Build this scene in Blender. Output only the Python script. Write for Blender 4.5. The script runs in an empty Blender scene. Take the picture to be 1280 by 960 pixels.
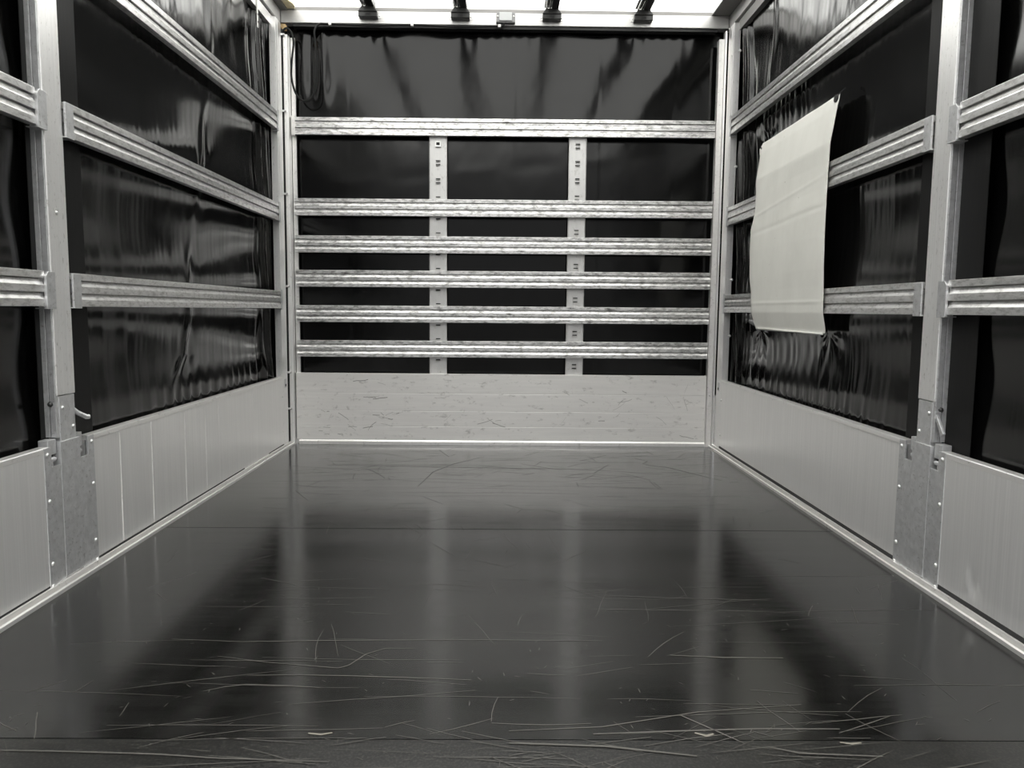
import bpy, math, random
import numpy as np
from mathutils import Vector, Matrix

# ------------------------------------------------------------------ camera, sky, exposure
scene = bpy.context.scene
F_PX = 940.0
PITCH, YAW, ROLL = -9.81025360e-02, 1.15280850e-02, 9.44091594e-03
CAM = Vector((3.79300970e-03, -4.41567006, 0.801213493))
cam_d = bpy.data.cameras.new('camera')
cam_d.sensor_fit = 'HORIZONTAL'
cam_d.sensor_width = 36.0
cam_d.lens = 36.0 * F_PX / 1280.0
cam_d.clip_start = 0.02
cam = bpy.data.objects.new('camera', cam_d)
scene.collection.objects.link(cam)
fw = Vector((math.sin(YAW) * math.cos(PITCH), math.cos(YAW) * math.cos(PITCH), math.sin(PITCH)))
rt = fw.cross(Vector((0, 0, 1))).normalized()
up = rt.cross(fw)
cr, sr = math.cos(ROLL), math.sin(ROLL)
rt2, up2 = rt * cr + up * sr, up * cr - rt * sr
M = Matrix((rt2, up2, -fw)).transposed().to_4x4()
M.translation = CAM
cam.matrix_world = M
scene.camera = cam

scene.view_settings.view_transform = 'Standard'
scene.view_settings.look = 'None'
scene.view_settings.gamma = 1.0
scene.view_settings.use_curve_mapping = False
scene.view_settings.exposure = 0.65
scene.cycles.use_denoising = True
scene.cycles.max_bounces = 14
scene.cycles.diffuse_bounces = 8
scene.cycles.glossy_bounces = 6
scene.cycles.sample_clamp_indirect = 8.0

SKY_TOP, SKY_HORIZON, SKY_GROUND = 4.6, 0.40, 0.16
world = bpy.data.worlds.new('overcast_sky')
scene.world = world
world.use_nodes = True
wn, wl = world.node_tree.nodes, world.node_tree.links
wn.clear()
w_out = wn.new('ShaderNodeOutputWorld')
w_bg = wn.new('ShaderNodeBackground')
w_tc = wn.new('ShaderNodeTexCoord')
w_sep = wn.new('ShaderNodeSeparateXYZ')
w_map = wn.new('ShaderNodeMapRange')
w_map.inputs['From Min'].default_value = -1
w_map.inputs['From Max'].default_value = 1
w_ramp = wn.new('ShaderNodeValToRGB')
w_ramp.color_ramp.elements[0].position = 0.46
g = SKY_GROUND / SKY_TOP
w_ramp.color_ramp.elements[0].color = (g, g * 0.98, g * 0.94, 1)
e = w_ramp.color_ramp.elements.new(0.54)
h = SKY_HORIZON / SKY_TOP
e.color = (h, h, h, 1)
e = w_ramp.color_ramp.elements.new(0.65)
e.color = (h * 1.5, h * 1.5, h * 1.5, 1)
w_ramp.color_ramp.elements[-1].position = 0.80
w_ramp.color_ramp.elements[-1].color = (1.0, 1.0, 0.99, 1)
w_bg.inputs['Strength'].default_value = SKY_TOP
wl.new(w_tc.outputs['Generated'], w_sep.inputs[0])
wl.new(w_sep.outputs['Z'], w_map.inputs['Value'])
wl.new(w_map.outputs['Result'], w_ramp.inputs['Fac'])
wl.new(w_ramp.outputs['Color'], w_bg.inputs['Color'])
wl.new(w_bg.outputs[0], w_out.inputs['Surface'])

# ------------------------------------------------------------------ helpers
C = scene.collection
rng = random.Random(11)


class MB:
    def __init__(self):
        self.v, self.f, self.mi, self.sm = [], [], [], []

    def face(self, idx, mi=0, sm=False):
        self.f.append(idx); self.mi.append(mi); self.sm.append(sm)

    def box(self, x0, x1, y0, y1, z0, z1, mi=0):
        x0, x1 = min(x0, x1), max(x0, x1); y0, y1 = min(y0, y1), max(y0, y1)
        b = len(self.v)
        self.v += [(x0, y0, z0), (x1, y0, z0), (x1, y1, z0), (x0, y1, z0),
                   (x0, y0, z1), (x1, y0, z1), (x1, y1, z1), (x0, y1, z1)]
        for q in ((0, 3, 2, 1), (4, 5, 6, 7), (0, 1, 5, 4), (1, 2, 6, 5), (2, 3, 7, 6), (3, 0, 4, 7)):
            self.face(tuple(b + i for i in q), mi)
        return self

    def prism(self, pts, axis, a0, a1, mi=0):
        """closed 2-D outline pts pushed along an axis ('x': pts are (y,z); 'y': (x,z); 'z': (x,y))"""
        def mk(p, a):
            return {'x': (a, p[0], p[1]), 'y': (p[0], a, p[1]), 'z': (p[0], p[1], a)}[axis]
        n = len(pts); b = len(self.v)
        self.v += [mk(p, a0) for p in pts] + [mk(p, a1) for p in pts]
        for i in range(n):
            j = (i + 1) % n
            self.face((b + i, b + j, b + n + j, b + n + i), mi)
        self.face(tuple(b + i for i in reversed(range(n))), mi)
        self.face(tuple(b + n + i for i in range(n)), mi)
        return self

    def tube(self, path, r, n=10, mi=0, cap=True):
        P = [Vector(p) for p in path]
        rings = []
        ref = None
        for i, p in enumerate(P):
            t = (P[min(i + 1, len(P) - 1)] - P[max(i - 1, 0)]).normalized()
            if ref is None:
                ref = Vector((0, 0, 1)) if abs(t.z) < 0.9 else Vector((1, 0, 0))
            u = (ref - t * ref.dot(t)).normalized(); ref = u
            w = t.cross(u)
            b = len(self.v)
            for k in range(n):
                a = 2 * math.pi * k / n
                self.v.append(tuple(p + u * r * math.cos(a) + w * r * math.sin(a)))
            rings.append(b)
        for a, b in zip(rings, rings[1:]):
            for k in range(n):
                j = (k + 1) % n
                self.face((a + k, a + j, b + j, b + k), mi, True)
        if cap:
            self.face(tuple(rings[0] + k for k in reversed(range(n))), mi)
            self.face(tuple(rings[-1] + k for k in range(n)), mi)
        return self

    def dome(self, p, nrm, r, hgt, n=12, mi=0):
        """rivet head sitting at p, pointing along nrm"""
        nrm = Vector(nrm).normalized(); p = Vector(p)
        u = nrm.orthogonal().normalized(); w = nrm.cross(u)
        b = len(self.v); lev = (0, .35, .7)
        for a in lev:
            rr = r * math.cos(a * math.pi / 2); hh = hgt * math.sin(a * math.pi / 2)
            for k in range(n):
                t = 2 * math.pi * k / n
                self.v.append(tuple(p + nrm * hh + (u * math.cos(t) + w * math.sin(t)) * rr))
        self.v.append(tuple(p + nrm * hgt))
        for l in range(len(lev) - 1):
            for k in range(n):
                j = (k + 1) % n
                self.face((b + l * n + k, b + l * n + j, b + (l + 1) * n + j, b + (l + 1) * n + k), mi, True)
        top = b + len(lev) * n
        for k in range(n):
            self.face((b + (len(lev) - 1) * n + k, b + (len(lev) - 1) * n + (k + 1) % n, top), mi, True)
        self.face(tuple(b + k for k in reversed(range(n))), mi)
        return self

    def grid(self, X, Y, Z, mi=0):
        ny, nx = X.shape; b = len(self.v)
        self.v += list(zip(X.ravel().tolist(), Y.ravel().tolist(), Z.ravel().tolist()))
        for j in range(ny - 1):
            for i in range(nx - 1):
                a = b + j * nx + i
                self.face((a, a + 1, a + nx + 1, a + nx), mi, True)
        return self


def wloc(o):
    l = Vector((0, 0, 0))
    while o is not None:
        l = l + o.location; o = o.parent
    return l


def obj(name, mb, mats, parent=None, bevel=0.0, origin=None, recalc=True):
    if not isinstance(mats, (list, tuple)):
        mats = [mats]
    base = wloc(parent) if parent is not None else Vector((0, 0, 0))
    org = Vector(origin) if origin is not None else base
    me = bpy.data.meshes.new(name)
    me.from_pydata([tuple(Vector(v) - org) for v in mb.v], [], mb.f)
    for m in mats:
        me.materials.append(m)
    me.polygons.foreach_set('material_index', mb.mi)
    me.polygons.foreach_set('use_smooth', mb.sm)
    if recalc:
        import bmesh
        bm = bmesh.new(); bm.from_mesh(me)
        bmesh.ops.recalc_face_normals(bm, faces=bm.faces)
        bm.to_mesh(me); bm.free()
    me.update()
    o = bpy.data.objects.new(name, me)
    C.objects.link(o)
    o.location = org - base
    if parent is not None:
        o.parent = parent
    if bevel:
        md = o.modifiers.new('bevel', 'BEVEL')
        md.width = bevel; md.segments = 2; md.limit_method = 'ANGLE'; md.angle_limit = math.radians(35)
    return o


def tag(o, label=None, cat=None, group=None, kind=None):
    if label: o['label'] = label
    if cat: o['category'] = cat
    if group: o['group'] = group
    if kind: o['kind'] = kind
    return o


def thing(name, loc, label, cat, group=None):
    o = bpy.data.objects.new(name, None)
    o.empty_display_size = 0.05
    o.location = loc
    C.objects.link(o)
    return tag(o, label, cat, group)


def dup(o, parent=None, loc=None):
    """copy an object and its children"""
    c = o.copy(); C.objects.link(c)
    if parent is not None: c.parent = parent
    if loc is not None: c.location = loc
    for ch in o.children:
        dup(ch, c)
    return c


# ------------------------------------------------------------------ materials
def mat(name, base=(.5, .5, .5), metallic=0., rough=.5, ior=1.5, spec=.5):
    m = bpy.data.materials.new(name); m.use_nodes = True
    b = m.node_tree.nodes['Principled BSDF']
    b.inputs['Base Color'].default_value = (*base, 1)
    b.inputs['Metallic'].default_value = metallic
    b.inputs['Roughness'].default_value = rough
    b.inputs['IOR'].default_value = ior
    b.inputs['Specular IOR Level'].default_value = spec
    return m


def nd(m, t, **kw):
    n = m.node_tree.nodes.new(t)
    for k, v in kw.items():
        setattr(n, k, v)
    return n


def coords(m, scale, rand=True):
    """object-space texture coordinates, stretched, with a shift of its own per object"""
    L = m.node_tree.links
    tc = nd(m, 'ShaderNodeTexCoord'); mp = nd(m, 'ShaderNodeMapping')
    mp.inputs['Scale'].default_value = scale
    L.new(tc.outputs['Object'], mp.inputs['Vector'])
    if rand:
        oi = nd(m, 'ShaderNodeObjectInfo')
        sc = nd(m, 'ShaderNodeMath', operation='MULTIPLY'); sc.inputs[1].default_value = 37.0
        L.new(oi.outputs['Random'], sc.inputs[0])
        ad = nd(m, 'ShaderNodeVectorMath', operation='ADD')
        L.new(mp.outputs[0], ad.inputs[0]); L.new(sc.outputs[0], ad.inputs[1])
        return ad.outputs[0]
    return mp.outputs[0]


def noise(m, vec, scale, detail=3., rough=.55, dist=0.):
    n = nd(m, 'ShaderNodeTexNoise')
    n.inputs['Scale'].default_value = scale; n.inputs['Detail'].default_value = detail
    n.inputs['Roughness'].default_value = rough; n.inputs['Distortion'].default_value = dist
    m.node_tree.links.new(vec, n.inputs['Vector'])
    return n.outputs['Fac']


def ramp(m, fac, stops):
    r = nd(m, 'ShaderNodeValToRGB')
    el = r.color_ramp.elements
    el[0].position, el[0].color = stops[0][0], (*stops[0][1], 1)
    el[1].position, el[1].color = stops[-1][0], (*stops[-1][1], 1)
    for p, c in stops[1:-1]:
        x = el.new(p); x.color = (*c, 1)
    m.node_tree.links.new(fac, r.inputs['Fac'])
    return r.outputs['Color']


def mixc(m, fac, a, b, blend='MIX'):
    x = nd(m, 'ShaderNodeMix', data_type='RGBA', blend_type=blend)
    L = m.node_tree.links
    if isinstance(fac, (int, float)): x.inputs['Factor'].default_value = fac
    else: L.new(fac, x.inputs['Factor'])
    for s, v in ((6, a), (7, b)):
        if isinstance(v, tuple): x.inputs[s].default_value = (*v, 1)
        else: L.new(v, x.inputs[s])
    return x.outputs[2]


def bump(m, hgt, strength, distance):
    b = nd(m, 'ShaderNodeBump')
    b.inputs['Strength'].default_value = strength; b.inputs['Distance'].default_value = distance
    m.node_tree.links.new(hgt, b.inputs['Height'])
    m.node_tree.links.new(b.outputs[0], m.node_tree.nodes['Principled BSDF'].inputs['Normal'])


def setin(m, name, sock):
    m.node_tree.links.new(sock, m.node_tree.nodes['Principled BSDF'].inputs[name])


def g3(v, w=0.0):
    return (v * (1 + w), v, v * (1 - 1.6 * w))


def alu(name, base, rough, streak, metallic=.75, dirt=0., dirt_scale=(1, 1, 1), warm=.008, var=.12, dirt_dark=.16, bmp=.2, soft=0.):
    m = mat(name, g3(base, warm), metallic, rough)
    v = coords(m, streak)
    n1 = noise(m, v, 1.0, 4., .6)
    col = ramp(m, n1, [(.3, g3(base * (1 - var), warm)), (.55, g3(base, warm)), (.75, g3(min(base * (1 + var), .95), warm))])
    if dirt:
        v2 = coords(m, dirt_scale)
        n2 = noise(m, v2, 1.0, 6., .68, .3)
        d = ramp(m, n2, [(.60 - .14 * dirt, (0, 0, 0)), (.74 - .1 * dirt + soft, (1, 1, 1))])
        col = mixc(m, d, col, g3(dirt_dark, .03))
    setin(m, 'Base Color', col)
    r = nd(m, 'ShaderNodeMapRange')
    r.inputs['To Min'].default_value = rough - .08; r.inputs['To Max'].default_value = rough + .1
    m.node_tree.links.new(n1, r.inputs['Value'])
    setin(m, 'Roughness', r.outputs[0])
    if bmp: bump(m, n1, bmp, .0002)
    return m


M_drop = alu('dropside_aluminium', .84, .38, (170, 170, 2.2), .75, 0, var=.06)
M_post = alu('post_aluminium', .84, .36, (220, 220, 2.5), .75, .12, (120, 120, 50), var=.06, dirt_dark=.45)
M_plate = alu('galvanised_plate', .64, .40, (45, 45, 45), .78, .2, (90, 90, 90), var=.14, dirt_dark=.30, warm=-.004)
M_slat_y = alu('side_slat_aluminium', .80, .33, (90, 5, 120), .85, .95, (60, 30, 90), var=.06, dirt_dark=.32, bmp=0, soft=.12)
M_slat_x = alu('front_slat_aluminium', .82, .33, (5, 90, 120), .85, 1.15, (26, 50, 75), var=.06, dirt_dark=.13, bmp=0, soft=.08)
M_bulk = alu('bulkhead_aluminium', .76, .44, (4, 60, 60), .65, .15, (20, 12, 40), warm=.018, var=.05, dirt_dark=.45)
M_trim = alu('trim_aluminium', .80, .30, (60, 3, 60), .7, .1, (40, 30, 40), warm=.014, var=.05, dirt_dark=.45)
M_strap = alu('strap_aluminium', .60, .44, (50, 50, 5), .65, .2, (50, 50, 30), var=.06, dirt_dark=.38)
M_head = alu('header_aluminium', .56, .40, (3, 50, 50), .65, .12, (20, 30, 42), warm=.01, var=.05, dirt_dark=.5)
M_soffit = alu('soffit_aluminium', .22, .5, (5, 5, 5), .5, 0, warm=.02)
M_chrome = mat('bright_steel', (.78, .78, .77), 1., .22)
M_zinc = mat('zinc_rivet', (.72, .72, .70), .8, .32)
M_black = mat('black_rubber', (.012, .012, .012), 0, .6)
M_bar = mat('black_steel', (.03, .03, .029), .3, .35)
M_dark = mat('dark_recess', (.01, .01, .01), 0, .8)
M_scr = mat('black_scuff', (.05, .048, .045), 0, .7)
M_cable = mat('black_cable_sheath', (.006, .006, .006), 0, .6, 1.5, .25)
M_clip = mat('white_plastic', (.72, .72, .70), 0, .4)
M_wood = mat('pale_wood', (.62, .44, .22), 0, .6)
_v = coords(M_wood, (60, 12, 12)); setin(M_wood, 'Base Color', ramp(M_wood, noise(M_wood, _v, 1.), [(.3, (.5, .34, .16)), (.7, (.70, .52, .28))]))
M_cream = mat('cream_foam', (.80, .70, .45), 0, .7)
_v = coords(M_cream, (40, 40, 40)); setin(M_cream, 'Base Color', ramp(M_cream, noise(M_cream, _v, 1.), [(.3, (.62, .53, .33)), (.7, (.86, .78, .55))]))
M_lens = mat('clear_lens', (.45, .46, .46), 0, .18)
M_grey = mat('grey_plastic', (.22, .22, .22), 0, .45)
M_stroke = mat('faint_print', (.35, .35, .35), 0, .6)


def tarp_mat(name, base, rough, fine, spec=.5):
    m = mat(name, (base, base, base * .98), 0, rough, 1.5, spec)
    v = coords(m, fine)
    n = noise(m, v, 1.0, 4., .6)
    v2 = coords(m, (2.2, 2.2, 2.2))
    n2 = noise(m, v2, 1., 4., .6)
    setin(m, 'Base Color', ramp(m, n2, [(.35, (base * .8,) * 3), (.7, (base * 1.35, base * 1.33, base * 1.28))]))
    mr = nd(m, 'ShaderNodeMapRange')
    mr.inputs['From Min'].default_value = .3; mr.inputs['From Max'].default_value = .7
    mr.inputs['To Min'].default_value = rough - .06; mr.inputs['To Max'].default_value = rough + .08
    m.node_tree.links.new(n2, mr.inputs['Value'])
    setin(m, 'Roughness', mr.outputs[0])
    bump(m, n, .5, .0006)
    return m


M_tarp_side = tarp_mat('black_side_tarpaulin', .002, .13, (40, 40, 4.))
M_tarp_front = tarp_mat('black_front_tarpaulin', .002, .14, (9, 9, 5.), .30)
M_webbing = tarp_mat('dark_grey_webbing', .007, .45, (60, 60, 9), .14)

# white roof sheet: lets the daylight through
M_roof = bpy.data.materials.new('white_translucent_roof'); M_roof.use_nodes = True
_n, _l = M_roof.node_tree.nodes, M_roof.node_tree.links
_n.clear()
_o = _n.new('ShaderNodeOutputMaterial'); _mx = _n.new('ShaderNodeMixShader')
_d = _n.new('ShaderNodeBsdfDiffuse'); _t = _n.new('ShaderNodeBsdfTranslucent')
_tx = _n.new('ShaderNodeTexNoise'); _tx.inputs['Scale'].default_value = 3.
_rp = _n.new('ShaderNodeValToRGB')
_rp.color_ramp.elements[0].color = (.86, .86, .83, 1); _rp.color_ramp.elements[1].color = (.95, .95, .93, 1)
_l.new(_tx.outputs['Fac'], _rp.inputs['Fac'])
_l.new(_rp.outputs['Color'], _d.inputs['Color']); _l.new(_rp.outputs['Color'], _t.inputs['Color'])
_mx.inputs[0].default_value = .68
_l.new(_d.outputs[0], _mx.inputs[1]); _l.new(_t.outputs[0], _mx.inputs[2]); _l.new(_mx.outputs[0], _o.inputs['Surface'])

# white hanging tarpaulin
M_white = mat('white_tarpaulin', (.70, .69, .64), 0, .5)
_v = coords(M_white, (7, 7, 4)); _c1 = ramp(M_white, noise(M_white, _v, 1., 5., .6), [(.3, (.63, .625, .58)), (.7, (.69, .685, .64))])
_v2 = coords(M_white, (38, 38, 38)); _s = ramp(M_white, noise(M_white, _v2, 1., 2.), [(.74, (0, 0, 0)), (.80, (1, 1, 1))])
setin(M_white, 'Base Color', mixc(M_white, _s, _c1, (.40, .38, .34)))
bump(M_white, noise(M_white, coords(M_white, (6, 6, 3)), 1., 3.), .4, .004)

# floor: black phenolic board
M_floor = mat('black_phenolic_board', (.005, .005, .005), 0, .15, 1.78)
_v = coords(M_floor, (1, 1, 1), False)
_n1 = noise(M_floor, _v, 2.2, 5., .62)
_n2 = noise(M_floor, _v, 260., 2., .5)
_n3 = noise(M_floor, coords(M_floor, (1.2, 26, 1), False), 1., 5., .7)
setin(M_floor, 'Base Color', mixc(M_floor, ramp(M_floor, _n2, [(.60, (0, 0, 0)), (.75, (1, 1, 1))]), ramp(M_floor, _n1, [(.3, (.0012, .0012, .0011)), (.7, (.003, .0029, .0026))]), (.028, .027, .023)))
_ma = nd(M_floor, 'ShaderNodeMath', operation='ADD')
M_floor.node_tree.links.new(_n1, _ma.inputs[0]); M_floor.node_tree.links.new(_n3, _ma.inputs[1])
_mr = nd(M_floor, 'ShaderNodeMapRange')
_mr.inputs['From Min'].default_value = .7; _mr.inputs['From Max'].default_value = 1.3
_mr.inputs['To Min'].default_value = .12; _mr.inputs['To Max'].default_value = .21
M_floor.node_tree.links.new(_ma.outputs[0], _mr.inputs['Value'])
setin(M_floor, 'Roughness', _mr.outputs[0])

M_floor_rough = mat('worn_phenolic_board', (.02, .02, .019), 0, .28)
_v = coords(M_floor_rough, (1, 1, 1), False)
_n2 = noise(M_floor_rough, _v, 190., 2., .6)
setin(M_floor_rough, 'Base Color', ramp(M_floor_rough, _n2, [(.45, (.002, .002, .002)), (.75, (.03, .029, .025))]))
bump(M_floor_rough, _n2, .4, .0002)
M_scratch = mat('pale_scratch', (.060, .057, .050), 0, .5)
M_mark = mat('worn_mark', (.15, .14, .115), 0, .7)

# ------------------------------------------------------------------ the setting
W = 1.225            # half width of the bare floor
XI = 1.250           # inner faces of dropsides and posts
XT = 1.292           # side tarpaulins
YR = -4.30           # rear edge of the load bed

fl = MB()
YS1, YS2 = -1.722, -3.078
gap = .0022
fl.box(-W, W, YS1 + gap, .045, -.03, 0, 0)
fl.box(-W, W, YS2 + .0006, YS1 - gap, -.03, 0, 0)
fl.box(-W, W, YR, YS2 - .0006, -.03, -.0008, 1)
fl.box(-W, W, YR, .045, -.05, -.031, 3)


def ribbon(mb, pts, w, mi, z=.0005):
    b = len(mb.v); n = len(pts)
    for i, p in enumerate(pts):
        a = Vector(pts[max(i - 1, 0)]); c = Vector(pts[min(i + 1, n - 1)])
        d = (c - a); nn = Vector((-d.y, d.x)).normalized() if d.length else Vector((0, 1))
        ww = w * (.35 + .65 * math.sin(math.pi * (i + .5) / n)) / 2
        mb.v.append((p[0] + nn.x * ww, p[1] + nn.y * ww, z)); mb.v.append((p[0] - nn.x * ww, p[1] - nn.y * ww, z))
    for i in range(n - 1):
        mb.face((b + 2 * i, b + 2 * i + 1, b + 2 * i + 3, b + 2 * i + 2), mi)


def inside(x, y):
    return abs(x) < W - .01 and YR < y < .0


def stroke(x, y, ang, ln, w, wob, mi):
    n = max(3, int(ln / .04)); pts = []; a = ang
    for i in range(n + 1):
        if inside(x, y): pts.append((x, y))
        x += math.cos(a) * ln / n; y += math.sin(a) * ln / n
        a += rng.uniform(-wob, wob)
    if len(pts) > 2: ribbon(fl, pts, w, mi)


# scratches measured in the photograph
for pts, w, mi in [
    ([(-.794, -2.655), (-.62, -2.668), (-.35, -2.657), (-.05, -2.652), (.25, -2.655)], .0035, 2),
    ([(-.649, -2.745), (-.52, -2.775), (-.36, -2.800), (-.34, -2.787), (-.31, -2.73), (-.27, -2.70), (-.2, -2.70)], .0032, 2),
    ([(-.55, -2.835), (-.45, -2.832), (-.33, -2.835), (-.15, -2.845), (-.06, -2.852)], .0034, 2),
    ([(-.62, -2.905), (-.58, -2.885), (-.54, -2.875), (-.44, -2.88), (-.38, -2.888)], .003, 2),
    ([(-1.05, -3.115), (-.8, -3.12), (-.62, -3.128), (-.5, -3.14), (-.3, -3.15)], .004, 2),
    ([(.30, -2.36), (.45, -2.375), (.62, -2.385), (.75, -2.39)], .0028, 2),
    ([(.40, -2.73), (.52, -2.74), (.66, -2.742)], .005, 2),
    ([(.02, -3.05), (.2, -3.035), (.4, -2.98), (.62, -2.95)], .003, 2),
    ([(.18, -3.06), (.32, -3.05), (.5, -3.04), (.66, -3.04)], .005, 2),
    ([(.36, -2.99), (.42, -3.05), (.46, -3.09)], .004, 2),
    ([(.02, -3.09), (.2, -3.10), (.36, -3.13)], .006, 2),
    ([(.5, -3.10), (.55, -3.12), (.70, -3.13)], .005, 2),
    ([(-.36, -3.06), (-.335, -3.064), (-.315, -3.058)], .006, 4),
    ([(.375, -3.055), (.395, -3.065), (.41, -3.058)], .007, 4),
    ([(.64, -3.085), (.66, -3.09), (.68, -3.086)], .006, 4),
    ([(-.9, -.60), (-.5, -.62), (-.2, -.64), (.35, -.66), (.55, -.70)], .005, 2),
    ([(-.88, -.58), (-.6, -.585), (.1, -.60)], .003, 2),
    ([(-.1, -.35), (-.25, -.55), (-.34, -.75), (-.38, -1.05)], .004, 2),
    ([(-.36, -.16), (-.33, -.25), (-.29, -.36), (-.26, -.29)], .004, 2),
    ([(.75, -.55), (.85, -.60), (.95, -.75), (1.05, -.9)], .005, 2),
    ([(.72, -.36), (.78, -.45), (.74, -.52), (.8, -.56)], .004, 2),
    ([(.2, -.5), (.5, -.49), (.8, -.47)], .003, 2),
]:
    ribbon(fl, pts, w, mi, .0006)
for i in range(120):                       # long shallow drag marks across the bed
    stroke(rng.uniform(-1.1, .9), rng.choice([rng.uniform(-1.5, -.1), rng.uniform(-3.2, -2.2)]), rng.gauss(0, .10), rng.uniform(.08, .5), rng.uniform(.0010, .0020), .03, 2)
for i in range(170):
    stroke(rng.uniform(-1.1, 1.1), rng.uniform(-3.2, -.1), rng.uniform(0, math.pi), rng.uniform(.03, .20), rng.uniform(.0010, .0020), .12, 2)
for i in range(70):                       # the worn strip at the panel joint near the rear
    stroke(rng.uniform(-.7, .75), rng.uniform(-3.22, -3.02), rng.gauss(0, .3), rng.uniform(.03, .22), rng.uniform(.0010, .0024), .08, 2)
for i in range(110):
    stroke(rng.uniform(-1.1, 1.1), rng.uniform(-.95, -.1), rng.gauss(.1, .5), rng.uniform(.04, .3), rng.uniform(.0012, .0030), .10, 2)
for i in range(260):
    x, y = rng.uniform(-1, 1.0), rng.uniform(-3.2, -2.3)
    stroke(x, y, rng.uniform(0, 3.1), rng.uniform(.006, .018), .0014, .1, 2)
tag(obj('floor', fl, [M_floor, M_floor_rough, M_scratch, M_black, M_mark], recalc=False),
    'black scratched board floor of the load bed', None, None, 'structure')

# floor edge profiles
def edge_profile(s):
    p = [(W, -.03), (W, .011), (W + .0065, .013), (W + .0075, -.003), (W + .0135, -.003), (W + .0145, .022),
         (W + .022, .022), (W + .0225, -.004), (XI + .012, -.004), (XI + .012, -.03)]
    return [(s * a, b) for a, b in p]
for s, nm, lb in ((-1, 'trim_1', 'double ridged aluminium edge strip along the left side of the floor'),
                  (1, 'trim_2', 'double ridged aluminium edge strip along the right side of the floor')):
    tag(obj(nm, MB().prism(edge_profile(s), 'y', YR, -.004), M_trim, bevel=.0006), lb, None, None, 'structure')
tag(obj('trim_3', MB().prism([(-.012, 0), (-.012, .020), (-.004, .028), (.0, .028), (.0, 0)], 'x', -1.2, 1.203), M_trim, bevel=.001),
    'bright aluminium angle along the foot of the end wall', None, None, 'structure')

# ---- tarpaulin walls
nrs = np.random.RandomState(5)


def vnoise(A, B, fa, fb, n, seed):
    """smooth sum-of-waves noise, about -1..1"""
    r = np.random.RandomState(seed); out = np.zeros_like(A)
    for i in range(n):
        a = fa * r.uniform(.4, 1.6) * r.choice([-1, 1]); b = fb * r.uniform(.3, 1.6)
        out += np.sin(a * A + b * B + r.uniform(0, 6.28))
    return out / math.sqrt(n / 2) / 1.6


def gauss(t, s):
    return np.exp(-(t / s) ** 2)


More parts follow.
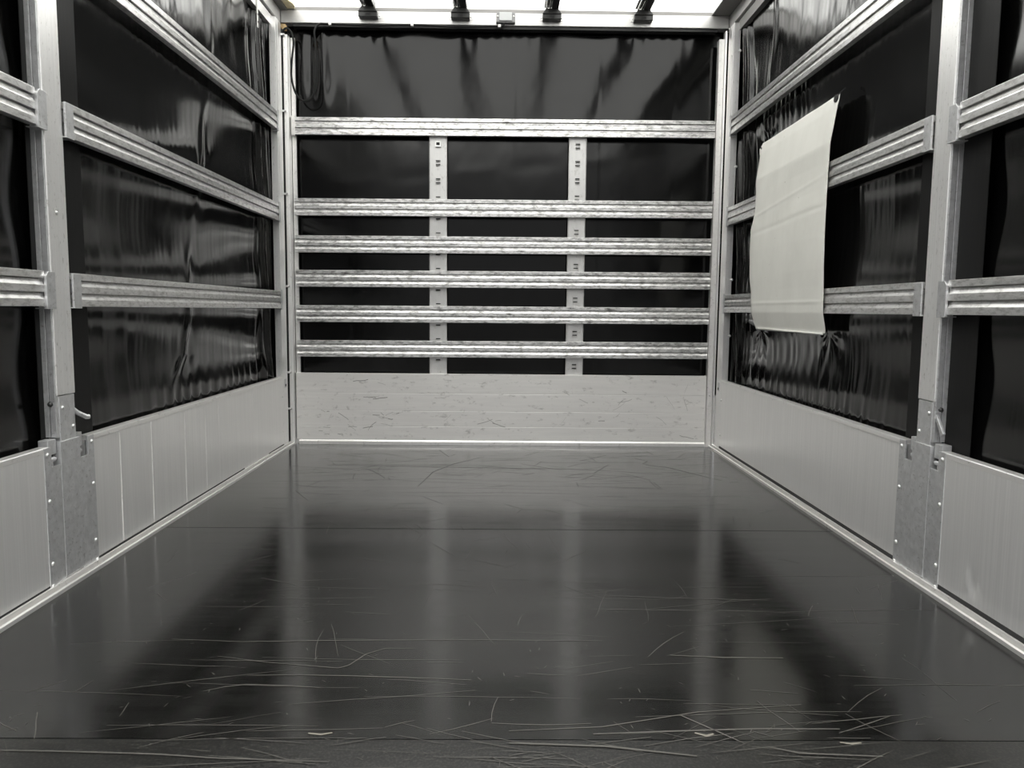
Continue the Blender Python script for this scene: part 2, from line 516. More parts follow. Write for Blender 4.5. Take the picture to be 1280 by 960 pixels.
def side_tarp(s):
    ys = np.concatenate([np.linspace(YR, -2.45, 100), np.linspace(-2.44, .045, 330)])
    zs = np.concatenate([np.linspace(.36, .70, 50), np.linspace(.705, 2.42, 130)])
    Y, Z = np.meshgrid(ys, zs)
    d = .0032 * vnoise(Y, Z, 3.0, 2.5, 7, 3 + s) + .0007 * vnoise(Y, Z, 28, 2.5, 8, 9 + s) + .0002 * vnoise(Y, Z, 110, 4, 8, 19 + s)
    d *= .3 + .7 * np.clip((Y + 2.5) / .3, 0, 1)
    # billow between the slats
    for a, b in ((.42, .80), (.90, 1.28), (1.385, 1.775), (1.875, 2.4)):
        t = np.clip((Z - a) / (b - a), 0, 1)
        d += .010 * np.sin(np.pi * t) ** 2 * np.clip((-.1 - Y) / .3, 0, 1)
    if s < 0:
        zc = [.36, .45, .526, .60, .75, .98, 1.08, 1.25, 1.43, 1.69, 1.98, 2.42]
        yc = [-1.5, -1.45, -1.405, -1.322, -1.271, -1.253, -1.196, -1.149, -1.075, -1.012, -.934, -.90]
        t = Y - np.interp(Z, zc, yc)
        d -= (.010 * gauss(t, .030) - .006 * gauss(t - .07, .06)) * (.55 + .45 * np.sin(Z * 9 + 1))
        ripple = .0034 * np.exp(-(Z - .38) / .10) * np.clip((Y + 1.8) / .4, 0, 1)
        d += ripple * np.sin(2 * np.pi * (Y * 10.5 + .25 * np.sin(Y * 9) + .25 * Z))
        top = .008 * np.exp(-(2.42 - Z) / .17) * np.clip((Y + 1.7) / .4, 0, 1)
        d += top * np.sin(2 * np.pi * (Y * 6.5 + .3 * np.sin(Y * 7)))
        # gathered folds towards the corner
        k = np.clip((Y + .42) / .12, 0, 1)
        lean = Y + .10 * (Z - 1.2) * k
        d += k * (.012 * np.sin(2 * np.pi * lean / .115) + .006 * np.sin(2 * np.pi * lean / .05 + 1.3))
    else:
        ph = Y * 11.5 + .3 * np.sin(Y * 8 + 1) - .45 * (Z - .4) * np.clip((Y + .9) / .5, -.4, 1) * 6
        rip = np.exp(-(Z - .38) / .13) * np.clip((Y + 2.0) / .5, 0, 1) * (.55 + .45 * np.clip((Y + 1.4) / .9, 0, 1))
        d += .0085 * rip * (np.abs(np.sin(np.pi * ph)) ** .7 - .6)
        rip2 = np.exp(-(Z - .38) / .04) * np.clip((Y + 2.0) / .3, 0, 1)
        d += .003 * rip2 * np.sin(2 * np.pi * (Y * 24 + np.sin(Y * 5)))
        # puckers above the sheet's near corner tie and below its hem
        for (y0, z0, amp) in ((-.60, 1.66, .003), (-.62, .72, .004), (-1.42, 1.66, .0008), (-1.42, .72, .002)):
            r = np.sqrt((Y - y0) ** 2 + (Z - z0) ** 2); th = np.arctan2(Z - z0, Y - y0)
            d += amp * np.exp(-r / .14) * np.sin(7 * th + 2 * y0) * np.clip(r / .03, 0, 1)
        band = np.exp(-((Z - 1.73) / .07) ** 2) * np.clip((Y + 1.2) / .2, 0, 1) * np.clip((-.45 - Y) / .1, 0, 1)
        d += .004 * band * np.sin(2 * np.pi * Y * 17 + np.sin(Y * 30))
        band = np.exp(-((Z - .62) / .08) ** 2) * np.clip((Y + 1.6) / .2, 0, 1) * np.clip((-.2 - Y) / .2, 0, 1)
        d += .0013 * band * np.sin(2 * np.pi * Y * 13 + np.sin(Y * 24))
        k = np.clip((Y + .46) / .14, 0, 1)
        lean = Y - .13 * (Z - 1.2) * k
        d += k * (.013 * np.sin(2 * np.pi * lean / .15) + .006 * np.sin(2 * np.pi * lean / .06 + .6))
        d -= .007 * gauss(Y + .62 + .08 * (Z - 2.1), .022) * np.clip((Z - 1.9) / .1, 0, 1)
    d = np.clip(d, -.024, .035)
    X = s * (XT + .012 + d)
    mb = MB().grid(X, Y, Z)
    nm = 'wall_left' if s < 0 else 'wall_right'
    o = obj(nm, mb, M_tarp_side, recalc=False)
    tag(o, 'glossy black tarpaulin side wall on the %s, creased' % ('left' if s < 0 else 'right'), None, None, 'structure')
    y0, y1 = (-2.325, -2.062) if s < 0 else (-2.392, -2.062)
    wb = MB().box(s * (XT - .006), s * (XT - .0035), y0, y1, .37, 2.40)
    obj('reinforcing_strip', wb, M_webbing, o, bevel=.001)['label'] = 'matt dark grey strip welded on the tarpaulin'
    return o


wall_left = side_tarp(-1)
wall_right = side_tarp(1)

xs = np.linspace(-1.31, 1.31, 300); zs = np.linspace(.30, 2.46, 200)
X, Z = np.meshgrid(xs, zs)
d = .0013 * vnoise(X, Z, 3.2, 1.6, 7, 31) + .0003 * vnoise(X, Z, 16, 2, 8, 32) + .00008 * vnoise(X, Z, 70, 30, 8, 33)
d += .003 * np.exp(-(2.40 - Z) / .05) * np.sin(2 * np.pi * (X * 9 + np.sin(X * 7)))
for x0 in (-.905, -.36, .06, .55, .985):       # weld seams
    d += .0005 / (1 + np.exp(-(X - x0) / .003))
d += .010 * gauss(X + 1.115, .03) * np.clip((Z - 1.95) / .15, 0, 1) - .012 * gauss(X + 1.05, .04) * np.clip((Z - 1.9) / .2, 0, 1)
d += .0010 * gauss(Z - 1.62 - .1 * X, .04) * np.sin(9 * X)
wall_front = obj('wall_back', MB().grid(X, .075 + d, Z), M_tarp_front, recalc=False)
tag(wall_front, 'black tarpaulin end wall behind the slats', None, None, 'structure')

# ---- roof
rf = MB()
X, Y = np.meshgrid(np.linspace(-1.34, 1.34, 40), np.linspace(YR, .20, 60))
Zr = 2.56 + .012 * vnoise(X, Y, 3, 3, 6, 41)
rf.grid(X, Y, Zr)
rf.box(-1.345, -1.335, YR, .20, 2.47, 2.58); rf.box(1.335, 1.345, YR, .20, 2.47, 2.58); rf.box(-1.34, 1.34, .195, .205, 2.45, 2.58)
tag(obj('ceiling', rf, M_roof, recalc=False), 'white translucent roof sheet glowing with daylight', None, None, 'structure')

# ---- roof header and side roof rails
HZ0, HZ1 = 2.396, 2.464
t = thing('roof_header_beam', (0, 0, HZ0), 'bright aluminium beam across the top of the end wall', 'beam')
obj('beam', MB().box(-1.262, 1.262, 0, .062, HZ0, HZ1), M_head, t, bevel=.003)
obj('upper_lip', MB().box(-1.262, 1.262, .018, .062, HZ1 + .001, HZ1 + .026), M_soffit, t, bevel=.002)['label'] = 'dull grey upper lip'
obj('seal', MB().box(-1.2, 1.2, .010, .058, HZ0 - .016, HZ0 - .001), M_black, t)['label'] = 'black rubber seal under the beam'
for s in (-1, 1):
    side = 'left' if s < 0 else 'right'
    t = thing('roof_side_rail', (s * 1.27, -2., 2.33), 'long aluminium roof rail above the %s tarpaulin' % side, 'rail', 'side roof rails')
    obj('rail', MB().box(s * 1.265, s * 1.335, YR, -.002 + (.064), HZ0, HZ1), M_head, t, bevel=.002)
    tr = MB().prism([(s * 1.278, 2.335), (s * 1.278, 2.388), (s * 1.292, 2.388), (s * 1.292, 2.345), (s * 1.308, 2.345), (s * 1.308, 2.335)], 'y', YR, -.05)
    obj('curtain_track', tr, M_post if s < 0 else M_soffit, t, bevel=.001)
    x0 = 1.165 if s > 0 else 1.228
    obj('soffit', MB().box(s * x0, s * 1.335, YR, .062, HZ1 + .002, HZ1 + .012), M_soffit, t, bevel=.001)['label'] = 'dull grey inner lip of the rail'
    if s < 0:
        pts = [(-1.232, .055), (-1.232, -.42)]
        y = -.42
        r2 = random.Random(4)
        while y < .055:
            pts.append((-1.188 + r2.uniform(-.016, .012), y)); y += r2.uniform(.02, .05)
        obj('torn_edge', MB().prism(pts, 'z', HZ1 + .014, HZ1 + .022), M_cream, t)['label'] = 'ragged cream coloured edge by the corner'

# ------------------------------------------------------------------ end wall: hook straps, slats, bulkhead panel
t = thing('bulkhead_panel', (0, 0, 0), 'low scuffed aluminium panel at the foot of the end wall', 'panel')
pz = [.028, .108, .200, .305, .423]
pn = MB()
for a, b in zip(pz, pz[1:]):
    pn.box(-1.216, 1.203, .003, .03, a + .0008, b - .0006)
pn.box(-1.216, 1.203, .006, .03, .028, .422)
for i in range(46):                               # knocks and drag marks
    cx = rng.choice([rng.uniform(-1.1, -.5), rng.uniform(.1, 1.15), rng.uniform(-1.1, 1.15)]); cz = rng.choice([rng.gauss(.14, .04), rng.uniform(.06, .38)])
    a = rng.gauss(0, .35) if rng.random() < .6 else rng.uniform(0, 3.1); ln = rng.uniform(.015, .12); w = rng.uniform(.0006, .0022)
    n = 5; b = len(pn.v); z = cz; x = cx
    ps = []
    for k in range(n):
        ps.append((x, z)); x += math.cos(a) * ln / n; z += math.sin(a) * ln / n; a += rng.uniform(-.25, .25)
    if all(.035 < q[1] < .415 and abs(q[0]) < 1.19 for q in ps):
        for q in ps:
            pn.v.append((q[0], .0026, q[1] + w)); pn.v.append((q[0], .0026, q[1] - w))
        for k in range(n - 1):
            pn.face((b + 2 * k, b + 2 * k + 1, b + 2 * k + 3, b + 2 * k + 2), 1)
obj('panel', pn, [M_bulk, mat('grey_scuff', (.29, .28, .26), .2, .6)], t, bevel=.0012)
obj('edge_strip', MB().box(1.1995, 1.2045, -.001, .03, .028, .425), M_trim, t)

for x, nm in ((-.383, 'left'), (.422, 'right')):
    t = thing('hook_strap', (x, .035, .42), 'upright aluminium strap with punched hooks behind the slats, %s one of two' % nm, 'strap', 'hook straps on the end wall')
    xb = x + (.010 if x < 0 else .002)
    pl = MB()
    n = 16
    for sgn0, sgn1, th in ((-.052, .052, .0),):
        pl.prism([(x - .052, .034), (x - .047, .031), (x + .047, .031), (x + .052, .034), (x + .052, .037), (x - .052, .037)], 'z', .40, 1.80)
    obj('plate', pl, M_strap, t, bevel=.001)
    zz = 1.745; i = 0
    while zz > .45:
        hk = MB()
        for dz in (.011, -.011):
            hk.box(x - .013, x + .013, .0296, .0312, zz + dz - .0032, zz + dz + .0032, 1)
            hk.prism([(.031, zz + dz - .004), (.025, zz + dz - .0075), (.024, zz + dz - .006), (.031, zz + dz - .0025)], 'x', x - .012, x + .012, 0)
        if nm == 'left' and i == 0:
            hk.box(x - .016, x + .016, .020, .031, zz - .014, zz + .016, 0); hk.box(x - .010, x + .010, .0188, .0202, zz - .006, zz + .010, 1)
        obj('hook', hk, [M_zinc, M_dark], t)
        zz -= .098 if nm == 'right' else .1025; i += 1

def slat_outline(th, hgt, dep=.0065):
    """cross-section of a ribbed plank: (distance from the inner face, height)"""
    fr = [(0, 0), (0, .205), (.016, .206), (.016, .238), (dep, .239), (dep, .30), (0, .395), (0, .60), (.016, .601), (.016, .633), (dep, .634), (dep, .695), (0, .79), (0, 1)]
    pts = [(a, hgt * (1 - f)) for a, f in fr]
    return pts + [(th, 0), (th, hgt)]

ordn = ['uppermost', 'second from the top', 'third from the top', 'fourth from the top', 'fifth from the top', 'lowest']
zfront = [(1.789, 1.889), (1.336, 1.429), (1.125, 1.223), (.928, 1.026), (.724, .822), (.521, .613)]
first = None
for i, (z0, z1) in enumerate(zfront):
    lb = '%s of the six ribbed aluminium slats across the end wall' % ordn[i]
    if first is None:
        o = obj('ribbed_slat', MB().prism(slat_outline(.027, .0965), 'x', -1.206, 1.206), M_slat_x, bevel=.0012, origin=(0, 0, 0))
        first = o
    else:
        o = first.copy(); C.objects.link(o)
    o.location = (0, 0, z0)
    o.rotation_euler = (0, -.0028 if i in (0, 1) else -.0022, 0)
    tag(o, lb, 'slat', 'slats of the end wall')
# bright end bracket on the uppermost slat
eb = MB().prism([(-.004, -.004), (-.004, .100), (-.001, .104), (.028, .104), (.028, -.008), (.006, -.012)], 'x', -1.214, -1.194)
br = obj('end_bracket', eb, M_trim, first, bevel=.001)
br.location = (0, 0, 0)
br['label'] = 'bright clip round the left end of the slat'
me = br.data
for v in me.vertices:
    v.co.z += 1.789 if v.co.z < -1 else 0

# ------------------------------------------------------------------ corner posts of the end wall
for s in (-1, 1):
    side = 'left' if s < 0 else 'right'
    t = thing('corner_post', (s * 1.26, -.09, 0), 'tall aluminium corner post where the end wall meets the %s wall' % side, 'post', 'corner posts of the end wall')
    pst = MB().prism([(s * 1.250, -.150), (s * 1.250, -.052), (s * 1.262, -.026), (s * 1.286, -.026), (s * 1.286, -.150)], 'z', -.02, 2.375)
    pst.box(s * 1.2485, s * 1.2505, -.118, -.112, .42, 2.375)
    obj('post', pst, M_post, t, bevel=.0015)
    if s < 0:
        obj('inner_profile', MB().prism([(-1.247, -.022), (-1.224, -.022), (-1.222, -.019), (-1.222, .03), (-1.247, .03)], 'z', 0, 2.325), M_post, t, bevel=.001)
        obj('edge_strip', MB().box(-1.2195, -1.1965, .030, .045, 0, 2.325), M_trim, t, bevel=.001)
        obj('seal', MB().box(-1.2625, -1.2475, -.024, .03, .0, 2.36), M_black, t)['label'] = 'black rubber seal down the corner'
    else:
        ip = MB().box(1.2075, 1.238, -.014, .03, 0, 2.333)
        ip.box(1.2105, 1.2135, -.0155, -.013, 0, 2.333); ip.box(1.220, 1.223, -.0155, -.013, 0, 2.333); ip.box(1.229, 1.2335, -.0155, -.013, 0, 2.333)
        obj('inner_profile', ip, M_trim, t, bevel=.0008)
        obj('edge_strip', MB().prism([(1.2395, -.020), (1.245, -.026), (1.2485, -.026), (1.2485, .02), (1.2395, .02)], 'z', 0, 2.375), M_post, t, bevel=.0008)
        obj('seal', MB().box(1.287, 1.2905, -.14, .03, .40, 2.36), M_black, t)
    for z0 in (.799, 1.281, 1.776):                # pockets that carry the slat ends
        hb = MB().prism([(s * 1.241, -.172), (s * 1.241, -.150), (s * 1.2505, -.150), (s * 1.2505, -.153), (s * 1.2437, -.153), (s * 1.2437, -.172)], 'z', z0 - .006, z0 + .103)
        hb.box(s * 1.2405, s * 1.275, -.172, -.150, z0 - .008, z0 - .003)
        obj('slat_holder', hb, M_plate, t)
    obj('lock', MB().box(s * 1.2475, s * 1.2505, -.115, -.085, .345, .395).box(s * 1.246, s * 1.2505, -.108, -.092, .352, .366, 1), [M_plate, M_dark], t, bevel=.001)
    if s > 0:
        for z in (2.226, 1.605, .982, .666):
            obj('bolt', MB().dome((1.2862, -.153, z), (-.3, -1, 0), .0075, .006).tube([(1.2862, -.150, z), (1.2862, -.156, z)], .0075, 10), M_zinc, t)
        obj('rivet', MB().dome((1.25, -.125, 2.21), (-1, 0, 0), .0075, .005), M_zinc, t)
        obj('rivet', MB().dome((1.2615, -.0265, 2.384), (-.4, -1, 0), .009, .006), M_zinc, t)

# ------------------------------------------------------------------ middle posts
def mid_post(s):
    side = 'left' if s < 0 else 'right'
    ya, yb = (-2.300, -2.212) if s < 0 else (-2.268, -2.183)
    t = thing('side_post', (s * 1.26, (ya + yb) / 2, 0), 'tall aluminium post halfway along the %s wall between two dropsides' % side, 'post', 'middle posts of the side walls')
    zt = 2.42
    obj('post', MB().prism([(s * XI, ya), (s * XI, yb), (s * 1.288, yb), (s * 1.288, ya)], 'z', .548, zt), M_post, t, bevel=.0025)
    # rear-facing flange with a groove line
    obj('flange', MB().box(s * 1.2535, s * 1.270, ya - .006, ya + .01, .43, zt).box(s * 1.2725, s * 1.2885, ya - .005, ya + .01, .43, zt), M_plate, t, bevel=.001)['label'] = 'darker grooved flange on the rear side'
    lp = MB().prism([(s * (XI + .001), ya + .008), (s * (XI + .001), yb - .004), (s * 1.286, yb - .004), (s * 1.286, ya + .008)], 'z', .412, .546)
    obj('lock_plate', lp, M_plate, t, bevel=.0015)
    for (y, z) in ((ya + .022, .512), (yb - .018, .452)):
        obj('rivet', MB().dome((s * (XI + .001), y, z), (-s, 0, 0), .0065, .005), M_zinc, t)
    obj('bolt', MB().dome((s * 1.268, ya - .006, .525), (0, -1, 0), .0085, .007, 6), M_bar, t)['label'] = 'dark hexagon bolt head'
    # cover plate over the foot, flush with the dropsides
    cp = MB().box(s * (XI - .004), s * (XI + .020), ya - .004, yb + .006, .026, .418)
    obj('cover_plate', cp, M_plate, t, bevel=.001)['label'] = 'dull flat cover plate over the foot of the post'
    # lever
    if s < 0:
        lv = MB().tube([(-1.262, yb + .002, .50), (-1.256, yb + .016, .487), (-1.240, yb + .034, .472), (-1.236, yb + .042, .472)], .0075, 8)
    else:
        lv = MB().prism([(ya - .004, .508), (ya - .012, .512), (ya - .052, .462), (ya - .040, .452)], 'x', 1.252, 1.260)
        lv.box(1.250, 1.268, ya - .010, ya - .002, .488, .520)
    obj('lock_lever', lv, M_plate, t, bevel=.001)
    # hooks that hold the dropsides' tops
    for y0, y1 in ((ya - .046, ya - .008), (yb + .008, yb + .034)):
        obj('latch', MB().box(s * (XI + .006), s * (XI + .034), y0, y1, .386, .428).tube([(s * (XI + .010), y0 + .004, .372), (s * (XI + .010), y1 - .004, .372)], .007, 8), M_plate, t, bevel=.0015)
    # slat pockets
    for z0 in (.799, 1.281, 1.776):
        hb = MB().box(s * 1.2395, s * 1.246, yb - .001, yb + .040, z0 - .002, z0 + .094)
        hb.box(s * 1.2395, s * 1.272, yb - .001, yb + .040, z0 - .005, z0 - .001)
        obj('slat_holder', hb, M_plate, t, bevel=.0012)
    for z0 in (.799, 1.281):
        hb = MB().prism([(ya - .044, z0 + .008), (ya - .044, z0 + .083), (ya - .034, z0 + .095), (ya - .003, z0 + .095), (ya - .003, z0 - .004), (ya - .044, z0 - .004)], 'x', s * 1.238, s * 1.246)
        hb.box(s * 1.238, s * 1.273, ya - .044, ya - .003, z0 - .007, z0 - .004)
        obj('slat_holder', hb, M_plate, t, bevel=.0012)
    return ya, yb

post_y = {}
for s in (-1, 1):
    post_y[s] = mid_post(s)
# small snag and weld line on the left post
lp = [o for o in C.objects if o.name.startswith('side_post')][0]
obj('rivet', MB().dome((-XI, -2.262, 1.060), (1, 0, 0), .007, .004).box(-XI - .001, -XI + .003, -2.268, -2.256, 1.066, 1.070), M_zinc, lp)

# ------------------------------------------------------------------ slats of the side walls
zside = [.799, 1.281, 1.776]
desc = {.799: 'lowest', 1.281: 'middle', 1.776: 'top'}
for s in (-1, 1):
    side = 'left' if s < 0 else 'right'
    ya, yb = post_y[s]
    prof = [(s * (1.2455 + a), b) for a, b in slat_outline(.025, .0965)]
    fst = None
    for z0 in zside:
        if fst is None:
            fst = o = obj('ribbed_slat', MB().prism(prof, 'y', yb + .014, -.155), M_slat_y, bevel=.0012, origin=(0, 0, 0))
        else:
            o = fst.copy(); C.objects.link(o)
        o.location = (0, 0, z0)
        tag(o, '%s of three long ribbed aluminium slats on the %s wall reaching the end wall' % (desc[z0], side), 'slat', 'slats of the side walls')
    fst = None
    for z0 in zside[:2]:
        if fst is None:
            fst = o = obj('ribbed_slat', MB().prism(prof, 'y', YR, ya - .040), M_slat_y, bevel=.0012, origin=(0, 0, 0))
        else:
            o = fst.copy(); C.objects.link(o)
        o.location = (0, 0, z0)
        tag(o, '%s of two ribbed aluminium slats cut by the %s edge of the photo' % ('lower' if z0 < 1 else 'upper', side), 'slat', 'slats of the side walls')

# ------------------------------------------------------------------ dropsides
def dropside(s, y0, y1, label, cap_far=False, cap_near=False, dent=None):
    """y0 < y1; cap_far: end plate at y1 ; cap_near: end plate at y0"""
    t = thing('dropside_panel', (s * 1.262, (y0 + y1) / 2, 0), label, 'panel', 'aluminium dropsides')
    zt, zb = .413, .006
    pw = .075
    ny, nz = 90, 14
    g0, g1 = y0 + (.046 if cap_near else 0), y1 - (.046 if cap_far else 0)
    yy = np.linspace(g0, g1, ny); zz = np.linspace(zb, zt - .012, nz)
    if dent:
        yy = np.unique(np.concatenate([yy, np.linspace(dent[0] - .08, dent[0] + .08, 40)]))
        zz = np.unique(np.concatenate([zz, np.linspace(dent[1] - .06, dent[1] + .06, 30)]))
    Yg, Zg = np.meshgrid(yy, zz)
    Xg = np.full_like(Yg, 0.) + .0012 * vnoise(Yg, Zg, 2.5, 3, 5, int(50 + 10 * y0))
    if dent:
        q = np.sqrt(((Yg - dent[0]) / .020) ** 2 + ((Zg - dent[1]) / .030) ** 2)
        Xg += .007 * np.exp(-q ** 2) - .004 * np.exp(-(((Yg - dent[0] - .03) / .014) ** 2 + ((Zg - dent[1] - .006) / .028) ** 2))
    mb = MB().grid(s * (XI + Xg), Yg, Zg)
    mb.box(s * (XI + .010), s * (XI + .026), g0, g1, zb, zt - .013)
    if s < 0 and y1 > -1:      # pressed vertical lines of the planks
        for yl_, w_ in ((-1.97, .0004), (-1.75, .0004), (-1.47, .0008), (-1.266, .0007), (-1.116, .0005), (-.66, .0006)):
            mb.box(s * (XI - .0012), s * (XI + .002), yl_ - w_, yl_ + w_, .03, zt - .02, 1)
    obj('sheet', mb, [M_drop, M_trim], t, recalc=False)
    # capping strip along the top
    ca, cb = y0 + (.05 if cap_near else 0), y1 - (.05 if cap_far else 0)
    obj('top_rail', MB().prism([(s * (XI - .002), zt - .016), (s * (XI - .002), zt - .002), (s * (XI + .001), zt), (s * (XI + .027), zt), (s * (XI + .027), zt - .016)], 'y', ca, cb), M_trim, t, bevel=.0008)
    obj('seal', MB().box(s * (XI - .0015), s * (XI + .001), ca, cb, .012, .034 if s > 0 else .0265), M_black, t)['label'] = 'black rubber seal along the foot'
    rv = []
    for on, ye, sg in ((cap_near, y0, 1), (cap_far, y1, -1)):
        if not on: continue
        a, n_, b = ye, ye + sg * .042, ye + sg * pw
        # plate with a notch at the upper corner beside the post
        pts = [(a, zb), (a, zt - .058), (n_, zt - .058), (n_, zt - .001), (b, zt - .001), (b, zb)]
        obj('end_plate', MB().prism(pts, 'x', s * (XI - .003), s * (XI + .004)), M_plate, t, bevel=.0008)
        yr = ye + sg * (pw - .014)
        for z in (.392, .262, .085, .022):
            rv.append((yr + sg * (.004 if z < .05 else 0), z))
        obj('notch_back', MB().box(s * (XI + .022), s * (XI + .027), a, n_ + .004, zt - .075, zt - .004), M_dark, t)['label'] = 'dark recess behind the notch'
    if not cap_far:
        for z in (.30, .10):
            rv.append((y1 - .02, z))
    r0 = None
    for (y, z) in rv:
        if r0 is None:
            r0 = obj('rivet', MB().dome((0, 0, 0), (-s, 0, 0), .0065, .005), M_zinc, t, origin=(0, 0, 0))
            rr = r0
        else:
            rr = r0.copy(); C.objects.link(rr); rr.parent = t
        rr.location = Vector((s * (XI - .003), y, z)) - t.location
    return t

yaL, ybL = post_y[-1]; yaR, ybR = post_y[1]
d1 = dropside(-1, ybL + .007, -.152, 'long low aluminium dropside panel on the left, from the middle post to the end wall', cap_near=True)
d2 = dropside(-1, YR, yaL - .005, 'low aluminium dropside panel cut by the left edge of the photo', cap_far=True)
d3 = dropside(1, ybR + .007, -.152, 'long low aluminium dropside panel on the right, from the middle post to the end wall', cap_near=True)
d4 = dropside(1, YR, yaR - .005, 'low dented aluminium dropside panel cut by the right edge of the photo', cap_far=True, dent=(-2.505, .085))

# ------------------------------------------------------------------ roof bars with their brackets
bars = [(-.767, 'leftmost'), (-.253, 'second from the left'), (.258, 'third from the left'), (.770, 'rightmost')]
proto = None
for x, w in bars:
    lb = 'dark roof bar bracketed to the header beam, %s of four' % w
    if proto is None:
        t = thing('roof_bar', (x, 0, 2.43), lb, 'roof bar', 'bars under the roof')
        proto = t
        bm = MB().box(x - .052, x + .052, -.050, -.0015, 2.418, 2.443)
        bm.prism([(x - .053, 2.4435), (x + .053, 2.4435), (x + .034, 2.472), (x - .034, 2.472)], 'y', -.056, -.0015)
        obj('bracket', bm, M_bar, t, bevel=.002)
        obj('bracket_slot', MB().box(x - .014, x + .014, -.052, -.049, 2.424, 2.436), M_dark, t)
        for sx in (-1, 1):
            obj('ear', MB().prism([(x + sx * .052, 2.424), (x + sx * .066, 2.426), (x + sx * .066, 2.446), (x + sx * .052, 2.450)], 'y', -.004, -.0005).dome((x + sx * .059, -.004, 2.436), (0, -1, 0), .005, .004), M_zinc, t)
        obj('bar', MB().prism([(x - .002, 2.470), (x + .036, 2.470), (x + .038, 2.506), (x - .002, 2.506)], 'y', YR + .1, -.004), M_bar, t, bevel=.002)
        obj('backing', MB().box(x - .042, x - .003, YR + .1, -.004, 2.492, 2.500), M_bar, t)
        for dx in (-.030, -.010):
            obj('rod', MB().tube([(x + dx, -.02, 2.474), (x + dx, -.05, 2.480), (x + dx, YR + .1, 2.482)], .0055, 10), M_chrome, t)
    else:
        t = dup(proto, None, (x, 0, 2.43))
        t['label'] = lb

# ------------------------------------------------------------------ lamp on the header
t = thing('interior_lamp', (0, 0, 2.41), 'small rectangular lamp with a pale lens on the header beam', 'lamp')
obj('housing', MB().box(-.0525, .0525, -.016, -.0004, 2.409, 2.462), M_grey, t, bevel=.003)
obj('lens', MB().box(-.036, .036, -.022, -.0155, 2.415, 2.4605), M_lens, t, bevel=.003)
for sx in (-1, 1):
    obj('screw', MB().dome((sx * .0445, -.016, 2.440), (0, -1, 0), .0055, .003), M_zinc, t)
obj('gasket', MB().box(-.053, .053, -.018, -.0004, 2.403, 2.4085), M_black, t)

# ------------------------------------------------------------------ cable with its clips
def catmull(P, n=8):
    P = [Vector(p) for p in P]; out = []
    for i in range(len(P) - 1):
        p0, p1, p2, p3 = P[max(i - 1, 0)], P[i], P[i + 1], P[min(i + 2, len(P) - 1)]
        for k in range(n):
            u = k / n
            out.append(.5 * ((2 * p1) + (p2 - p0) * u + (2 * p0 - 5 * p1 + 4 * p2 - p3) * u * u + (3 * p1 - p0 - 3 * p2 + p3) * u ** 3))
    out.append(P[-1]); return out

yc = -.030
ck = [(-1.2545, yc, .20), (-1.2545, yc, .7), (-1.2545, yc, 1.2), (-1.2545, yc, 1.7), (-1.2545, yc, 2.2), (-1.2525, yc, 2.315),
      (-1.237, yc, 2.348), (-1.216, yc, 2.353), (-1.193, yc, 2.323), (-1.186, yc, 2.272), (-1.197, yc, 2.18), (-1.200, yc, 2.085), (-1.176, yc, 2.0), (-1.131, yc, 1.962),
      (-1.081, yc, 1.995), (-1.060, yc, 2.10), (-1.062, yc, 2.25), (-1.068, yc, 2.34), (-1.045, -.014, 2.384), (-.99, -.010, 2.388),
      (-.75, -.010, 2.383), (-.525, -.010, 2.389), (-.28, -.010, 2.383), (-.035, -.010, 2.389), (-.02, -.010, 2.392), (-.008, -.010, 2.40)]
t = thing('lamp_cable', (-1.25, yc, .2), 'thin black cable looped in the upper left corner and clipped under the header', 'cable')
obj('cable', MB().tube(catmull(ck), .0058, 8), M_cable, t)
for (x, y, z, vert) in [(-1.2545, yc, 2.32, 1), (-1.2545, yc, 1.905, 1), (-1.2545, yc, 1.447, 1), (-1.2545, yc, .925, 1), (-1.2545, yc, .428, 1), (-1.2545, yc, .215, 1),
                        (-.985, -.010, 2.388, 0), (-.525, -.010, 2.389, 0), (-.035, -.010, 2.389, 0)]:
    if vert:
        m_ = MB().box(x - .004, x + .022, y - .0085, y - .0055, z - .006, z + .006).box(x + .010, x + .022, y - .0085, y + .0105, z - .006, z + .006).dome((x + .015, y - .0085, z), (0, -1, 0), .006, .005)
        obj('clip', m_, M_chrome, t, bevel=.001)['label'] = 'shiny cable clip'
    else:
        obj('clip', MB().box(x - .008, x + .008, y - .0085, y + .010, z - .008, z + .008), M_clip, t, bevel=.002)['label'] = 'white cable clip'

# wooden block in the corner
tag(obj('wood_block', MB().prism([(-1.258, 2.352), (-1.230, 2.349), (-1.230, 2.380), (-1.257, 2.383)], 'y', -.024, .004), M_wood, bevel=.0025),
    'small block of pale wood wedged in the upper left corner under the beam', 'block')

# curtain hanger on the left track
t = thing('curtain_hanger', (-1.27, -.375, 2.335), 'short pale strap hanging from the left roof rail', 'hanger')
obj('strap', MB().box(-1.2755, -1.2725, -.384, -.366, 2.235, 2.37), M_clip, t, bevel=.001)
for z in (2.30, 2.262):
    obj('hole', MB().tube([(-1.273, -.375, z), (-1.2718, -.375, z)], .005, 10), M_dark, t)

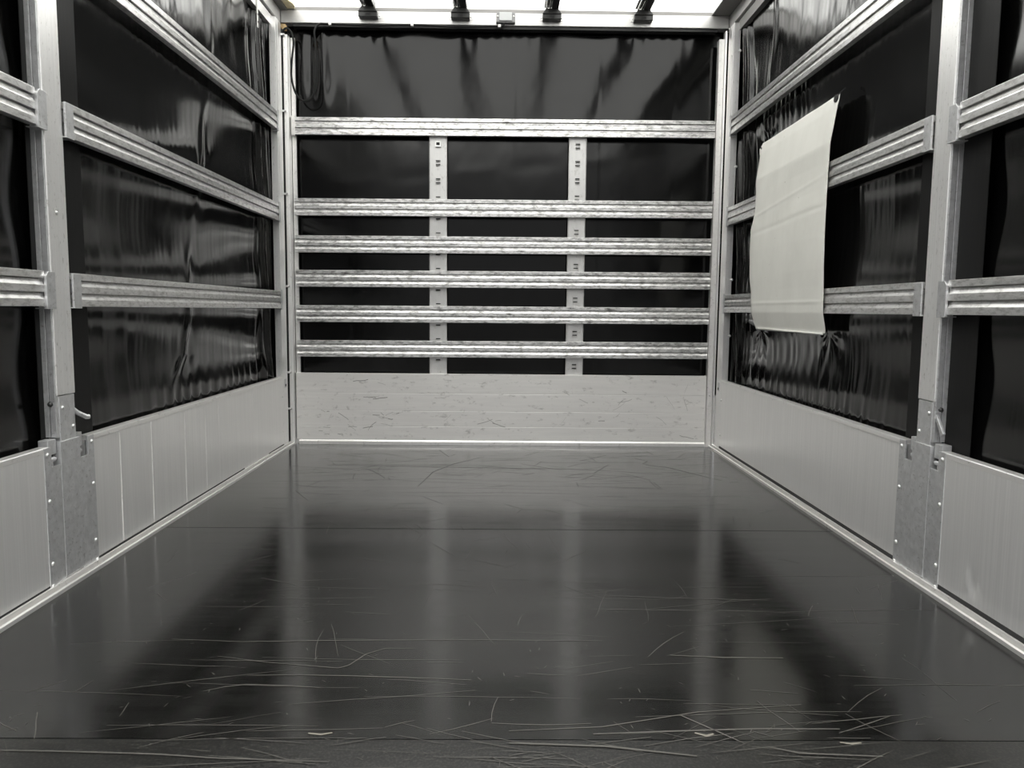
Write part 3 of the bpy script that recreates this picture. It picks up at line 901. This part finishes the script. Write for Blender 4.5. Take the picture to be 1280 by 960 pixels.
# ------------------------------------------------------------------ white sheet on the right wall
nu, nv = 60, 170
L = [(1.640, -.615), (1.62, -.598), (1.56, -.640), (1.45, -.650), (1.28, -.652), (1.2, -.620), (.95, -.632), (.82, -.650), (.745, -.668), (.722, -.690)]
Rr = [(1.640, -1.487), (1.606, -1.500), (1.50, -1.500), (1.34, -1.491), (1.11, -1.496), (.90, -1.500), (.82, -1.500), (.74, -1.500), (.714, -1.495)]
vs = np.linspace(0, 1, nv)
zl = 1.628 - vs * (1.628 - .716)
yl = np.interp(-zl, [-a for a, _ in L], [b for _, b in L]); yr = np.interp(-zl, [-a for a, _ in Rr], [b for _, b in Rr])
us = np.linspace(0, 1, nu)
Yg = yl[:, None] * (1 - us) + yr[:, None] * us
Zg = np.repeat(zl[:, None], nu, 1) + .0 * us
xprof = np.interp(-zl, [-1.64, -1.58, -1.45, -1.38, -1.28, -1.1, -.90, -.80, -.76, -.73, -.70], [1.276, 1.262, 1.243, 1.2405, 1.238, 1.236, 1.2385, 1.2405, 1.250, 1.257, 1.252])
Xg = np.repeat(xprof[:, None], nu, 1)
bend = np.clip(us - .75, 0, 1) * .010                                # near edge stands off a little
Xg = Xg - bend[None, :] * gauss(Zg - 1.48, .25)
amp = np.clip(np.abs(Zg - 1.33) / .06 - .8, 0, 1) * np.clip(np.abs(Zg - .85) / .07 - .8, 0, 1)
Xg = Xg - .0022 * (1 + vnoise(Yg, Zg, 14, 3, 7, 71)) * amp
Xg = Xg - .0010 * gauss(Zg - 1.270 - .065 * us[None, :], .006) - .0016 * gauss(Zg - .845, .005) + .001 * gauss(Zg - 1.185 - .03 * us[None, :], .01)
Xg = np.minimum(Xg, np.where((Zg > .79) & (Zg < 1.39), 1.2425, 2.))
t = thing('tarpaulin_sheet', (1.25, -1.07, .72), 'white tarpaulin sheet hung over the slats of the right wall', 'sheet')
me = MB()
# clip the corners
keep = lambda i, j: not ((j < 2 and i < 4 - 2 * j) or (j > nu - 4 and i > nv - 4 and (nu - 1 - j) + (nv - 1 - i) < 3) or (j < 2 and i > nv - 4 and j + (nv - 1 - i) < 2))
b = 0
me.v = list(zip(Xg.ravel().tolist(), Yg.ravel().tolist(), Zg.ravel().tolist()))
for i in range(nv - 1):
    for j in range(nu - 1):
        if keep(i, j):
            a = i * nu + j
            me.face((a, a + 1, a + nu + 1, a + nu), 0, True)
sh = obj('sheet', me, M_white, t, recalc=False)
sd = sh.modifiers.new('thickness', 'SOLIDIFY'); sd.thickness = .0012
# hem line at the bottom and the eyelet at the upper near corner
hm = MB().tube([(1.2525, yl[-2] - .02, .722), (1.2525, -1.08, .7205), (1.2525, yr[-2] + .02, .719)], .004, 8)
obj('hem', hm, M_white, t)
ey = MB().tube([(1.2625, -1.478, 1.612), (1.2560, -1.478, 1.612)], .014, 14)
obj('eyelet', ey, M_bar, t)['label'] = 'dark eyelet in the upper right corner'
obj('tie', MB().tube([(1.259, -1.478, 1.612), (1.270, -1.492, 1.632), (1.285, -1.500, 1.645)], .003, 6), M_cable, t)
obj('tie', MB().tube([(1.262, -.640, 1.60), (1.270, -.615, 1.618), (1.285, -.60, 1.63)], .003, 6), M_cable, t)['label'] = 'thin cord at the far upper corner'
